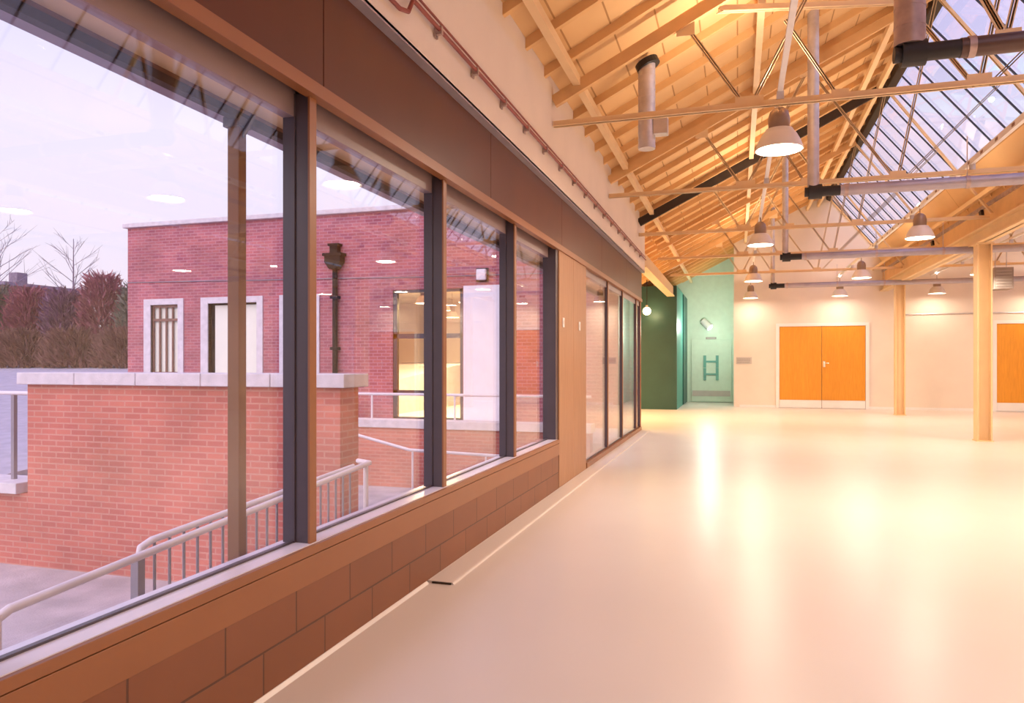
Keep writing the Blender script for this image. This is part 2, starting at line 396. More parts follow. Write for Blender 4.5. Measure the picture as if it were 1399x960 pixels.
# ------------------------------------------------------------------ roof, bay 1 and bay 2
RB = 25.2
def roof_bay(dx, name, label, y0=YB, rafters=True, seen_from=1.5):
    e = sempty(name, label, 'ceiling', (dx+.4, 9, 5))
    b = MB().slab((XU+dx-.3, zroof(XU-.3)+.085), (RX+dx+.03, zroof(RX+.03)+.085), y0, RB, .06)
    b.build('roof_boards', M['roof'], e)
    # ridge piece
    MB().prism_y([(RX+dx-.02, zroof(RX)-.10), (RX+dx+.08, zroof(RX)-.16), (RX+dx+.12, zroof(RX)+.22), (RX+dx-.02, zroof(RX)+.22)], y0, RB).build('ridge_board', M['jointdark'], e)
    MB().bar((2.19+dx, y0, zroof(2.19)-.13), (2.19+dx, RB, zroof(2.19)-.13), .06, .12).build('purlin', M['steelcream'], e)
    # lower right slope of boards, upstand, valley beam
    MB().slab((GX+dx-.02, GZ-.02), (XV+dx, 4.02), y0, RB, .06).build('lower_boards', M['roof'], e)
    MB().box(XV+dx-.02, XV+dx+.06, y0, RB, 3.48, 4.10).build('gutter_side', M['timbercream'], e)
    MB().box(XV+dx-.05, XV+dx-.02, y0, RB, 3.80, 3.86).build('batten', M['galvrust'], e)
    MB().bar((GX+dx, y0, GZ), (GX+dx, RB, GZ), .07, .09).build('curb', M['steelcream'], e)
    # purlins
    for x in (-1.45, .225, 1.90):
        z = zroof(x)-.085
        MB().bar((x+dx, y0, z), (x+dx, RB, z), .07, .085).build('purlin', M['steelcream'], e)
    if rafters:
        k = 0; y = 5.27-.62*10
        while y < RB-.2:
            if y > seen_from:
                q = MB().bar((XU+dx-.05, y, zroof(XU-.05)+.042), (RX+dx, y, zroof(RX)+.042), .052, .085)
                q.build('rafter', M['timbercream'], e)
            y += .62; k += 1
    return e
rb1 = roof_bay(0, 'ceiling_left', 'cream boarded roof slope over the window side of the hall')
rb2 = roof_bay(XV-XU+.02, 'ceiling_right', 'cream boarded roof slope beyond the row of columns', seen_from=9)
# small dark brackets on the valley gutter side
for y in (10.6, 13.75, 16.9):
    MB().prism_x([(y-.07, 3.70), (y+.05, 3.70), (y+.09, 3.78), (y-.02, 3.80)], XV-.06, XV-.02).build('bracket', M['jointdark'], rb1)
# valley beams on columns
def valley_beam(x, nm, lb):
    m = MB().box(x-.012, x+.012, YB, RB, 3.27, 3.50).box(x-.10, x+.10, YB, RB, 3.27, 3.295).box(x-.10, x+.10, YB, RB, 3.475, 3.50)
    return struct(m.build(nm, M['steelcream']), lb, 'beam')
valley_beam(XV, 'beam_valley', 'cream steel valley beam on top of the columns')

# skylights
def skylight(n, dx, y0, y1, label):
    e = sempty('window_%d' % n, label, 'skylight', (3.0+dx, 9, 5.2))
    nx, nz = .77, .64
    a = Vector((RX+.06+dx, 0, RZ-.03)); b = Vector((GX+dx, 0, GZ+.01))
    y = 11.14-.61*24
    idx = 0
    lines = []
    while y < y1:
        if y > y0: lines.append(y)
        y += .61
    for k, y in enumerate(lines):
        q = MB().bar(a+Vector((0, y, 0)), b+Vector((0, y, 0)), .020, .022, up=(nx, 0, nz))
        q.build('glazing_bar', M['bar'], e)
    off = Vector((nx, 0, nz))*.02
    d = (b-a)
    for y_a, y_b in zip(lines, lines[1:]):
        p = MB(); A, B = a+off, b+off; t = Vector((nx, 0, nz))*.006
        vs = [A+Vector((0, y_a, 0)), A+Vector((0, y_b, 0)), B+Vector((0, y_b, 0)), B+Vector((0, y_a, 0))]
        p._add(vs+[v+t for v in vs], [(0,1,2,3),(7,6,5,4),(0,4,5,1),(1,5,6,2),(2,6,7,3),(3,7,4,0)])
        p.build('pane', M['roofglass'], e)
    return e
skylight(20, 0, YB, YE, 'sloping roof glazing with dark bars above the hall')
skylight(21, XV-XU+.02, 6.0, YE, 'second strip of roof glazing beyond the columns')
for dx, nm in ((0, 'ceiling_ridge_near'), (XV-XU+.02, 'ceiling_ridge_far')):
    ye = YB if dx == 0 else 6.0
    q = MB().slab((RX+.06+dx, RZ-.03), (GX+dx, GZ+.01), YE-.05, RB, .05)
    if dx: q.slab((RX+.06+dx, RZ-.03), (GX+dx, GZ+.01), YB, 6.5, .05)
    struct(q.build(nm, M['roof']), 'boarded part of the roof slope next to the glazing', 'ceiling')

# ------------------------------------------------------------------ trusses
def truss(y, label, dx=0, dark=False):
    e = thing('roof_truss', label, 'truss', (dx+.4, y, 3.6), group='steel trusses under the roof')
    B = lambda x: Vector((x+dx, y, 3.55))
    TL = lambda x: Vector((x+dx, y, zroof(x)-.19))
    rid = Vector((2.30+dx, y, zroof(2.30)-.22)); val = Vector((XV-.08+dx, y, 3.62))
    MB().angle((XU+.01+dx, y, 3.55), (XV-.10+dx, y, 3.55), .055).build('bottom_chord', M['steelcream'], e)
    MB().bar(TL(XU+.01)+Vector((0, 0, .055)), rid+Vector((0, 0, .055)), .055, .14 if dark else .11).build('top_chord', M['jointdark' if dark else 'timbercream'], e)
    MB().angle(rid, val, .036).build('top_chord', M['steelcream'], e)
    def web(p, q, w=.026): MB().angle(p, q, w, t=.007, up=(0, 1, 0)).build('web', M['steelcream'], e)
    web(TL(-.45), B(.08)); web(B(.10), TL(.86)); web(TL(.86), B(1.85)); web(B(1.88), rid)
    web(TL(.40)+Vector((0, 0, -.5)), B(.84), .02)
    web(B(1.95), rid.lerp(val, .5), .018)
    def gus(c, w, h): MB().box(c.x-w/2, c.x+w/2, y-.006, y+.006, c.z-h*.3, c.z+h*.7).build('gusset', M['steelcream'], e)
    gus(B(.10)+Vector((0,0,.03)), .24, .11); gus(B(1.88)+Vector((0,0,.03)), .18, .10); gus(TL(-.45)+Vector((0,0,-.06)), .16, .12); gus(B(.84)+Vector((0,0,.02)), .14, .1)
    gus(TL(.86)+Vector((0,0,-.06)), .2, .14)
    return e
tl = ['nearest cream roof truss, its tie passing behind the hanging spiral duct', 'cream roof truss just behind the first long duct',
      'roof truss with a dark brown sloping top chord', 'cream roof truss just past the second long duct', 'farthest cream roof truss close to the white end wall']
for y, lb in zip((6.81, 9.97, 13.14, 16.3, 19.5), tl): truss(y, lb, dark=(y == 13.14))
for y, lb in zip((13.14, 16.3, 19.5), ['roof truss beyond the columns, nearest of those', 'roof truss beyond the columns, middle of those', 'roof truss beyond the columns, next to the end wall']):
    truss(y, lb, XV-XU+.02)
# wind brace, from purlin up to the ridge
e = MB().angle((-.15, 6.85, zroof(-.15)-.25), (2.12, 9.9, zroof(2.12)-.22), .06).build('wind_brace', M['steelcream'])
tag(e, 'cream diagonal brace under the roof slope, top centre of the picture', 'brace')

# ------------------------------------------------------------------ columns
def column(x, y, label):
    e = thing('steel_column', label, 'column', (x, y, 0), group='columns under the valley beam')
    MB().box(x-.11, x-.085, y-.11, y+.11, 0, 3.255).box(x+.085, x+.11, y-.11, y+.11, 0, 3.255).box(x-.09, x+.09, y-.012, y+.012, 0, 3.255).build('shaft', M['steelcream'], e, bevel=.003)
    MB().box(x-.13, x+.13, y-.13, y+.13, 3.25, 3.27).build('cap_plate', M['steelcream'], e)
    MB().box(x-.125, x+.125, y-.125, y+.125, 0, .015).build('base_plate', M['steelcream'], e)
    return e
column(3.89, 13.9, 'nearer cream steel column standing on the open floor')
column(3.83, 20.1, 'farther cream steel column near the orange double doors')

# ------------------------------------------------------------------ end wall, side walls
gp = lambda dx: [(XU+dx-.0, ZE+.15), (RX+dx, zroof(RX)+.15), (GX+dx, GZ+.05), (XV+dx, 4.05)]
poly = [(-.10, 0), (XR, 0), (XR, 4.0)]
poly = [(-.10, 0), (XR, 0)] + [(XR, 3.95)] + list(reversed([(XU+5.58, ZE+.15), (RX+5.58, zroof(RX)+.14), (GX+5.58, GZ+.02)])) + [(XV, 3.98), (GX, GZ+.02), (RX, zroof(RX)+.14), (-.10, zroof(-.1)+.14)]
struct(MB().prism_y(poly, YE, YE+.2).build('wall_end', M['plaster']), 'white end wall with two pairs of orange doors', 'wall')
struct(MB().box(-.10, .06, YE+.2, 24.8, 0, 4.85).build('wall_alcove_right', M['mint']), 'pale green side of the alcove', 'wall')
pa = [(-4.3, 0), (-.1, 0), (-.1, zroof(-.1)+.14), (-2.65, 3.56), (-4.3, 3.56)]
struct(MB().prism_y(pa, 24.8, 25.0).build('wall_alcove_back', M['mint']), 'mint green back wall of the alcove', 'wall')
struct(MB().box(XR, XR+.2, YB, RB, 0, 4.6).build('wall_right', M['plaster']), 'white wall at the far right of the hall', 'wall')
bp_ = [(-2.0, -.2), (XR+.1, -.2), (XR+.1, 4.05), (RX+5.58, zroof(RX)+.2), (XV, 4.0), (RX, zroof(RX)+.2), (-2.0, 4.05)]
struct(MB().prism_y(bp_, YB-.2, YB).build('wall_back', M['plaster']), 'white wall behind the camera', 'wall')
struct(MB().box(.06, XR, YE-.012, YE, 0, .07).build('baseboard_end', M['white']), 'white skirting of the end wall', 'baseboard')
struct(MB().tube((4.2, YE-.02, 2.62), (XR, YE-.02, 2.62), .014, n=8).build('trim_12', M['galv']), 'grey conduit on the end wall above the right doors', 'trim')

def double_door(n, x0, x1, label, split, hand=True):
    e = sempty('door_%d' % n, label, 'door', ((x0+x1)/2, YE, 0))
    z1 = 2.33
    fr = MB().box(x0-.09, x0, YE-.05, YE, 0, z1).box(x1, x1+.09, YE-.05, YE, 0, z1).box(x0-.09, x1+.09, YE-.05, YE, z1, z1+.09)
    fr.build('door_frame', M['white'], e)
    for a, b in ((x0+.006, split-.006), (split+.006, x1-.006)):
        l = MB().box(a, b, YE-.035, YE-.002, .235, z1-.006).build('door_leaf', M['door'], e, bevel=.002)
        MB().box(a, b, YE-.040, YE-.002, .015, .230).build('kick_plate', M['white'], l)
    MB().box(split-.006, split+.006, YE-.02, YE-.001, 0, z1).build('gap', M['rust'], e)
    h = MB().box(split+.03, split+.09, YE-.045, YE-.034, 1.17, 1.34).build('handle_plate', M['chrome'], e)
    MB().tube((split+.06, YE-.045, 1.28), (split+.06, YE-.085, 1.28), .010).tube((split+.05, YE-.085, 1.28), (split+.19, YE-.085, 1.28), .010).build('lever', M['chrome'], h)
    return e
double_door(1, 1.15, 3.41, 'orange veneer double doors in the middle of the end wall', 2.28)
double_door(2, 6.58, 8.84, 'orange veneer double doors partly hidden by the nearer column', 7.71)

# wall sign : two rows of small grey letters, unreadable in the picture
e = thing('wall_sign', 'small grey sign on the end wall beside the green alcove', 'sign', (.18, YE, 1.35))
MB().box(-.035, .40, YE-.012, YE, 1.255, 1.455).build('sign_plate', M['paper'], e)
for z in (1.40, 1.35, 1.30):
    q = MB(); q.box(-.01, .36, YE-.0135, YE-.0115, z-.012, z-.004)
    x = -.01
    while x < .34:
        w = R.uniform(.02, .05); q.box(x, x+w, YE-.014, YE-.0115, z-.012, z+.012); x += w+R.uniform(.004, .010)
    q.build('lettering', M['lettergrey'], e)
e = thing('alarm_call_point', 'small red call point low on the end wall beside the nearer column', 'call point', (6.15, YE, .48))
MB().box(6.11, 6.20, YE-.03, YE, .43, .53).build('case', M['redbox'], e, bevel=.004); MB().box(6.13, 6.18, YE-.034, YE-.029, .455, .505).build('press_plate', M['white'], e)

# ------------------------------------------------------------------ alcove and green partition
struct(MB().box(-4.2, -1.60, 20.6, 20.75, 0, 3.42).build('wall_partition', M['green']), 'dark green partition beyond the corner of the window wall', 'wall')
struct(MB().box(-1.75, -1.60, 20.75, 24.8, 0, 3.42).build('wall_alcove_left', M['teal']), 'teal side of the green partition', 'wall')
struct(MB().box(-1.62, -1.57, 22.9, 24.6, 0.02, 3.38).build('trim_13', M['tealdark']), 'deep teal tall panel at the alcove', 'trim')
e = sempty('door_3', 'pale green alcove door with tall pull handles', 'door', (-.82, 24.8, 0))
MB().box(-1.45, -.18, 24.75, 24.8, .02, 2.05).build('door_leaf', M['mint'], e, bevel=.004)
hb = MB()
for zc in (1.33, .92):
    for x in (-1.02, -.63): hb.box(x-.045, x+.045, 24.715, 24.75, zc-.2, zc+.2)
    hb.box(-1.02, -.63, 24.722, 24.748, zc-.03, zc+.03)
hb.build('handle', M['minthandle'], e)
MB().box(-1.42, -.22, 24.742, 24.75, .20, .38).build('kick_plate', M['paper'], e)
e = thing('exit_sign', 'small dark sign above the alcove door', 'sign', (-.82, 24.8, 2.09))
MB().box(-.99, -.66, 24.77, 24.8, 2.06, 2.13).build('sign_plate', M['lettergrey'], e); MB().box(-.96, -.69, 24.766, 24.771, 2.08, 2.11).build('face', M['paper'], e)
e = thing('spotlight', 'white glowing spotlight high on the alcove back wall', 'light', (-.95, 24.7, 2.55))
MB().tube((-1.02, 24.80, 2.60), (-.98, 24.66, 2.58), .03).build('arm', M['white'], e)
MB().tube((-1.08, 24.66, 2.66), (-.86, 24.56, 2.44), .10, .12, n=18).build('body', M['white'], e, smooth=True)
MB().tube((-.862, 24.561, 2.442), (-.855, 24.555, 2.435), .105, n=18).build('lens', M['spot'], e)

# beam that carries on past the end of the window wall
struct(MB().box(-1.82, XU, YC+.005, 24.8, 3.15, 3.39).box(-1.86, XU+.03, YC+.005, 24.8, 3.12, 3.15).build('beam_edge', M['steelcream']), 'cream beam running on past the end of the window wall', 'beam')
# wing : slope carried further down, flat ceiling, back wall
wc = sempty('ceiling_wing', 'cream ceiling of the wing beside the hall', 'ceiling', (-6, 19, 3.5))
MB().slab((-2.70, zroof(-2.7)+.085), (XU-.25, zroof(XU-.25)+.085), YC+.1, RB, .06).build('roof_boards', M['roof'], wc)
MB().box(-13.76, -2.65, 14.15, 25.05, 3.50, 3.58).build('flat_boards', M['plaster'], wc)
y = 14.4
while y < 24.6:
    MB().bar((-2.72, y, zroof(-2.72)+.042), (XU-.05, y, zroof(XU-.05)+.042), .052, .085).build('rafter', M['timbercream'], wc); y += .62
struct(MB().box(-13.7, -4.2, 24.9, 25.1, 0, 3.6).box(-13.76, -13.66, 14.15, 25.1, 0, 3.6).box(-4.3, -4.2, 20.75, 25.0, 0, 3.6).build('wall_wing', M['plaster']), 'white inner walls of the wing', 'wall')

# ------------------------------------------------------------------ pendants
ROWX = [.358, 2.68, 5.04, 7.40]
ROWY = [(7.0, 3.21), (12.6, 3.21), (18.15, 3.21), (21.8, 3.12), (1.4, 3.21)]  # last row is added beside the camera to light the near floor
POW = [54, 34, 35, 9, 62]
def pendant_master():
    e = thing('pendant_lamp', '', 'lamp', (0, 0, 0), group='bell pendant lamps over the hall')
    prof = [(.118, .175), (.150, .135), (.182, .075), (.203, .018), (.208, 0), (.200, 0), (.195, .018), (.174, .072), (.142, .128), (.110, .168), (.0, .168)]
    MB().lathe((0, 0, 0), [(.0, .182), (.118, .182)] + prof, closed=False).build('lamp_shade', M['shade'], e, smooth=True)
    MB().lathe((0, 0, 0), [(.0, .18), (.085, .18), (.092, .20), (.094, .28), (.080, .34), (.045, .375), (.02, .385), (.0, .385)], n=20, closed=False).build('lamp_cap', M['cap'], e, smooth=True)
    MB().lathe((0, 0, 0), [(.0, .022), (.193, .022), (.193, .028), (.0, .028)], closed=False).build('diffuser', M['lamp'], e, smooth=False)
    MB().tube((0, 0, .38), (0, 0, .455), .008, n=8).build('rod', M['cap'], e)
    return e
pm = pendant_master()
plabs = {
 (0, 0): 'nearest bell pendant lamp, the biggest, lit, above the middle of the floor',
 (0, 1):  'lit bell pendant second from the camera in the row nearest the windows',
 (0, 2):  'lit bell pendant third from the camera in the row nearest the windows',
 (0, 3):  'lit bell pendant farthest in the row nearest the windows, close to the end wall',
 (1, 1):  'lit bell pendant below the roof glazing, largest right of the nearest lamp',
 (1, 2):  'lit bell pendant second of the row under the roof glazing, between column and doors',
 (1, 3):  'lit bell pendant above the orange double doors, close to the end wall',
 (2, 2):  'lit bell pendant half hidden behind the nearer column',
 (2, 3):  'lit bell pendant above the white wall between the two columns',
 (1, 0): 'lit bell pendant just past the right edge of the picture, level with the biggest lamp',
 (2, 0): 'lit bell pendant beyond the columns, level with the biggest lamp',
 (2, 1): 'lit bell pendant beyond the columns, just in front of the nearer column',
 (3, 0): 'lit bell pendant in the farthest right row, level with the biggest lamp',
 (3, 1): 'lit bell pendant in the farthest right row, level with the nearer column',
 (3, 2): 'lit bell pendant in the farthest right row, level with the grey box heater',
 (3, 3): 'lit bell pendant in the farthest right row, close to the end wall',
 (1, 4): 'added bell pendant under the roof glazing, beside the camera, lights the near floor',
 (2, 4): 'added bell pendant beyond the columns, beside the camera, lights the near floor',
 (3, 4): 'added bell pendant in the farthest right row, beside the camera, lights the near floor'}
first = True
def lamp_light(x, y, z, pw, col=(1.0, .81, .62), r=.0, up=False):
    if r > 0:
        L = bpy.data.lights.new('lamp_light', 'AREA'); L.shape = 'DISK'; L.size = 2*r
    else:
        L = bpy.data.lights.new('lamp_light', 'POINT'); L.shadow_soft_size = .06
    L.energy = pw; L.color = col
    o = bpy.data.objects.new('lamp_light', L); COL.objects.link(o); o.location = (x, y, z)
    if up: o.rotation_euler = (math.pi, 0, 0)
for i, x in enumerate(ROWX):
    for j, (y, z) in enumerate(ROWY):
        if j == 4 and i < 1: continue
        o = pm if first else copy_tree(pm); first = False
        o.location = (x, y, z)
        o['label'] = plabs[(i, j)]
        if z < 3.2: MB().tube((x, y, z+.45), (x, y, 3.665), .008, n=8).build('rod', M['cap'], o)
        lamp_light(x, y, z+.012, POW[j], r=.17)
        lamp_light(x, y, z+.51, POW[j]*.52, r=.07, up=True)  # added disc facing up above the channel, brightens the roof; no fitting
for x, lb in zip(ROWX, ['white conduit above the row of pendants nearest the windows', 'pale slotted channel above the pendants under the roof glazing', 'white channel above the pendants beyond the columns', 'white channel above the farthest row of pendants']):
    e = thing('lighting_channel', lb, 'channel', (x, 9, 3.64), group='channels carrying the pendants')
    MB().box(x-.022, x+.022, YB, YE, 3.665, 3.705 if x != ROWX[1] else 3.735).build('channel', M['white'], e)
    if x == ROWX[1]:
        for k in range(22):
            y = 6 + k*.5
            MB().box(x-.0225, x-.0215, y, y+.09, 3.682, 3.718).build('slot', M['rust'], e)
    for y in (6.81, 9.97, 13.14, 16.3, 19.5):
        MB().box(x-.03, x+.03, y-.02, y+.02, 3.60, 3.67).build('hanger', M['galv'], e)

# ------------------------------------------------------------------ ducts
def duct(y, x, zc, r, rd, label, xend=8.6, matd='duct'):
    e = thing('ventilation_duct', label, 'duct', (x, y, zc), group='long ducts across the hall')
    MB().tube((x+.28, y, zc), (xend, y, zc), r, n=18).build('duct_run', M[matd], e, smooth=True)
    MB().tube((x+.05, y, zc), (x+.30, y, zc), r*.92, n=18).build('flexible_connector', M['black'], e, smooth=True)
    MB().tube((x-.05, y, zc), (x+.09, y, zc), r*1.35, n=18).tube((x-.09, y, zc), (x-.045, y, zc), r*.85, n=18).build('fan', M['black'], e, smooth=True)
    top = zroof(x)+.12
    dr = MB().tube((x, y, zc+r*.8), (x, y, top), rd, n=18)
    k = zc+r+.1
    while k < top-.05: dr.tube((x, y, k), (x, y, k+.012), rd*1.025, n=18); k += .12
    dr.build('drop_pipe', M['galv' if matd == 'duct' else 'galvrust'], e, smooth=True)
    for xx in (x+.34, 2.35, 3.4, 5.4, 7.2):
        MB().tube((xx-.02, y, zc), (xx+.02, y, zc), r*1.10, n=18).build('collar', M['galvrust'], e, smooth=True)
    MB().tube((2.35, y, zc), (2.35, y, 3.72), .006, n=6).tube((3.4, y, zc), (3.4, y, 3.72), .006, n=6).build('hanger_rod', M['galv'], e)
    return e
duct(8.92, .82, 3.23, .062, .062, 'long grey duct with a black fan end crossing below the roof glazing')
duct(14.3, .838, 3.23, .062, .055, 'long grey duct across the middle of the hall, second from the camera')
duct(19.6, .85, 3.23, .062, .05, 'long grey duct farthest from the camera, in front of the end wall')
duct(5.16, 1.04, 3.25, .06, .09, 'large dark duct with black end in the top right corner', matd='ductdark')
# gantry rail above the first duct
e = thing('duct_support_rail', 'brown steel rail under the roof just above the big dark duct', 'rail', (2.5, 5.88, 3.6))
MB().angle((1.55, 5.88, 3.53), (XV-.1, 5.88, 3.53), .06).build('rail', M['steelcream'], e)
MB().box(1.72, 1.88, 5.874, 5.886, 3.54, 3.62).build('gusset', M['steelcream'], e)
MB().angle((1.80, 5.88, 3.62), (2.20, 5.88, 5.45), .03, up=(0, 1, 0)).build('hanger', M['steelcream'], e)
MB().angle((1.76, 5.88, 3.62), (1.15, 5.88, 4.95), .04, up=(0, 1, 0)).build('hanger', M['steelcream'], e)
# hanging spiral flue near the wall
e = thing('spiral_flue', 'short galvanised spiral duct hanging from the roof slope near the window wall', 'flue', (-.87, 7.42, 4.3))
f = MB().tube((-.87, 7.42, 3.44), (-.87, 7.42, zroof(-.87)-.01), .085, n=22)
k = 3.46
while k < 4.25: f.tube((-.87, 7.42, k), (-.87, 7.42, k+.010), .0875, n=22); k += .07
f.build('duct_body', M['galv'], e, smooth=True)
zt = zroof(-.87)
MB()._add([], [])
fl = MB().tube((-.87+.02, 7.42, zt-.075), (-.87-.005, 7.42, zt-.02), .12, n=22).build('flange', M['black'], e)
MB().box(-.80, -.66, 7.36, 7.48, 3.57, 3.74).build('control_box', M['galv'], e, bevel=.004)
# heater unit behind column
e = thing('unit_heater', 'grey box heater high behind the nearer column', 'heater', (5.9, 19.0, 3))
MB().box(5.42, 5.80, 18.6, 19.0, 2.92, 3.40).build('case', M['heater'], e, bevel=.01)
g_ = MB()
for k in range(6): g_.box(5.46, 5.76, 18.585, 18.60, 2.98+k*.065, 3.01+k*.065)
g_.build('grille', M['lettergrey'], e)
MB().tube((5.5, 18.8, 3.4), (5.5, 18.8, 3.9), .01, n=6).tube((5.72, 18.8, 3.4), (5.72, 18.8, 3.9), .01, n=6).build('hanger_rod', M['galv'], e)

# globe lamp near the green partition
e = thing('globe_lamp', 'glowing yellow globe lamp hanging by the dark green partition', 'lamp', (-2.36, 20.15, 2.7))
MB().ball((-2.36, 20.15, 2.70), .11, 16, 10).build('globe', M['globe'], e, smooth=True)
MB().tube((-2.36, 20.15, 2.80), (-2.36, 20.15, 3.55), .012, n=8).build('rod', M['black'], e)
MB().tube((-2.36, 20.15, 2.78), (-2.36, 20.15, 2.86), .04, n=12).build('collar', M['chrome'], e)
lamp_light(-2.20, 20.22, 2.60, 6, (1.0, .84, .45))
lamp_light(-.85, 22.9, 2.4, 62, (.90, 1.0, .86))  # added fill light in the open alcove to brighten it, no fitting there
# wing pendants, seen through the facade door; last two unseen, kept for their light
wl = ['pendant seen through the glazed door, upper left one', 'pendant seen through the glazed door, upper right one', 'pendant seen through the glazed door, middle one', 'pendant seen through the glazed door, lowest one', 'unseen pendant kept to light the wing behind the white panel', 'unseen pendant kept to light the wing nearest the corner']
for k, (x, y) in enumerate([(-7.2, 16.2), (-6.1, 16.2), (-7.7, 18.6), (-6.8, 18.6), (-8.6, 21.5), (-3.6, 17.2)]):
    o = copy_tree(pm); o.location = (x, y, 2.72); o['label'] = wl[k]; o['group'] = 'pendants in the wing'
    MB().tube((x, y, 3.17), (x, y, 3.5), .006, n=6).build('cable', M['cap'], o)
    lamp_light(x, y, 2.732, 150, (1.0, .68, .27), r=.17)

# ------------------------------------------------------------------ exterior : brick building facade (wing)
FY = 14.0
bd = thing('brick_building', 'plum red brick building across the courtyard with white stone coping', 'building', (-9, FY, 0))
H = [(-13.22, -12.44, .75, 2.65), (-11.60, -10.29, .75, 2.65), (-9.50, -8.85, .75, 2.65), (-6.94, -5.36, .10, 2.82)]
MB().holes_y(-13.91, -1.92, -.8, 4.50, FY, FY+.15, H).box(-13.91, -13.76, FY+.15, 25.2, -.8, 4.5).box(-13.91, -2.0, 25.05, 25.2, -.8, 4.5).build('brick_wall', M['brickdark'], bd)
MB().box(-14.0, -1.95, FY-.08, FY+.25, 4.50, 4.60).box(-14.0, -13.7, FY+.25, 25.25, 4.5, 4.6).build('coping', M['coping'], bd, bevel=.01)
MB().box(-13.8, -2.1, FY+.2, 25.1, 4.38, 4.44).build('flat_roof', M['asphalt'], bd)
def surround(x0, x1, z0, z1, w=.20):
    return MB().box(x0-w, x0, FY-.03, FY+.12, z0, z1+.14).box(x1, x1+w*.8, FY-.03, FY+.12, z0, z1+.14).box(x0, x1, FY-.03, FY+.12, z1, z1+.14).box(x0-w-.03, x1+w, FY-.06, FY+.12, z0-.1, z0)
for k, (x0, x1, z0, z1) in enumerate(H[:3]):
    w = surround(x0, x1, z0, z1).build('window_surround', M['coping'], bd, bevel=.006)
    if k == 1:
        MB().box(x0+.12, x1, FY+.08, FY+.11, z0, z1-.04).build('shutter_board', M['blind'], w)
        MB().box(x0, x0+.12, FY+.10, FY+.13, z0, z1).box(x0, x1, FY+.10, FY+.13, z1-.04, z1).build('reveal', M['hopper'], w)
    else:
        MB().box(x0, x1, FY+.09, FY+.105, z0, z1).build('pane', M['blind' if k == 0 else 'blind'], w)
        gr = MB()
        n = 4 if k == 0 else 3
        for i in range(n+1):
            xx = x0+.02+(x1-x0-.04)*i/n; gr.box(xx-.02, xx+.02, FY+.04, FY+.07, z0, z1)
        for zz in (z0+.30, z1-.35, z1-.03): gr.box(x0, x1, FY+.035, FY+.065, zz-.03, zz+.03)
        gr.build('grille', M['rust'], w)
# glazed door and frame
dr = MB(); x0, x1, z0, z1 = H[3]
for a, b in ((x0, x0+.09), (-5.98, -5.88), (x1-.07, x1)): dr.box(a, b, FY+.02, FY+.11, z0, z1)
dr.box(x0, x1, FY+.02, FY+.11, z1-.06, z1).box(x0, x1, FY+.02, FY+.11, 1.80, 1.90).box(x0, x1, FY+.02, FY+.11, z0, z0+.06).box(x0, -5.9, FY+.02, FY+.11, .62, .72)
do = dr.build('glazed_door', M['frame'], bd)
MB().box(x0+.08, -5.97, FY+.06, FY+.072, .72, 1.80).box(x0+.08, -5.97, FY+.06, FY+.072, 1.90, z1-.06).box(x0+.08, -5.97, FY+.06, FY+.072, z0+.06, .62).box(-5.88, x1-.07, FY+.06, FY+.072, z0+.06, z1-.06).build('pane', M['glass'], do)
MB().tube((-6.10, FY-.03, .95), (-6.10, FY-.03, 1.45), .016, n=8).build('handle', M['chrome'], do)
# white rendered panel
MB().box(-5.33, -4.36, FY-.06, FY+.0, 0.05, 2.86).build('white_panel', M['render'], bd, bevel=.004)
# cable along the facade
MB().tube((-13.9, FY-.012, 3.205), (-6.1, FY-.012, 3.076), .010, n=6).tube((-6.1, FY-.012, 3.076), (-2.0, FY-.012, 3.05), .010, n=6).build('cable', M['railgrey'], bd)
# rainwater pipe
e = thing('rainwater_pipe', 'black cast iron rainwater pipe with hopper head on the brick building', 'pipe', (-8.27, FY, 1))
MB().tube((-8.27, FY-.08, -.76), (-8.27, FY-.08, 3.40), .055, n=14).build('pipe', M['hopper'], e, smooth=True)
MB().prism_y([(-8.35, 3.30), (-8.19, 3.30), (-8.08, 3.45), (-8.08, 3.62), (-8.46, 3.62), (-8.46, 3.45)], FY-.20, FY).box(-8.50, -8.04, FY-.22, FY, 3.58, 3.64).build('hopper_head', M['hopper'], e)
MB().box(-8.36, -8.18, FY-.15, FY, 3.64, 3.83).box(-8.40, -8.14, FY-.17, FY, 3.80, 3.85).build('outlet', M['hopper'], e)
for z in (2.7, 1.6): MB().box(-8.36, -8.18, FY-.14, FY, z-.03, z+.03).build('bracket', M['hopper'], e)
# wall lantern
e = thing('wall_lantern', 'white square bulkhead lamp on the brick wall above the white panel', 'lamp', (-4.93, FY, 3.07))
MB().box(-5.06, -4.80, FY-.05, FY, 2.93, 3.21).build('back_box', M['hopper'], e, bevel=.01)
MB().box(-5.03, -4.83, FY-.14, FY-.05, 2.96, 3.18).build('lens', M['render'], e, bevel=.02)

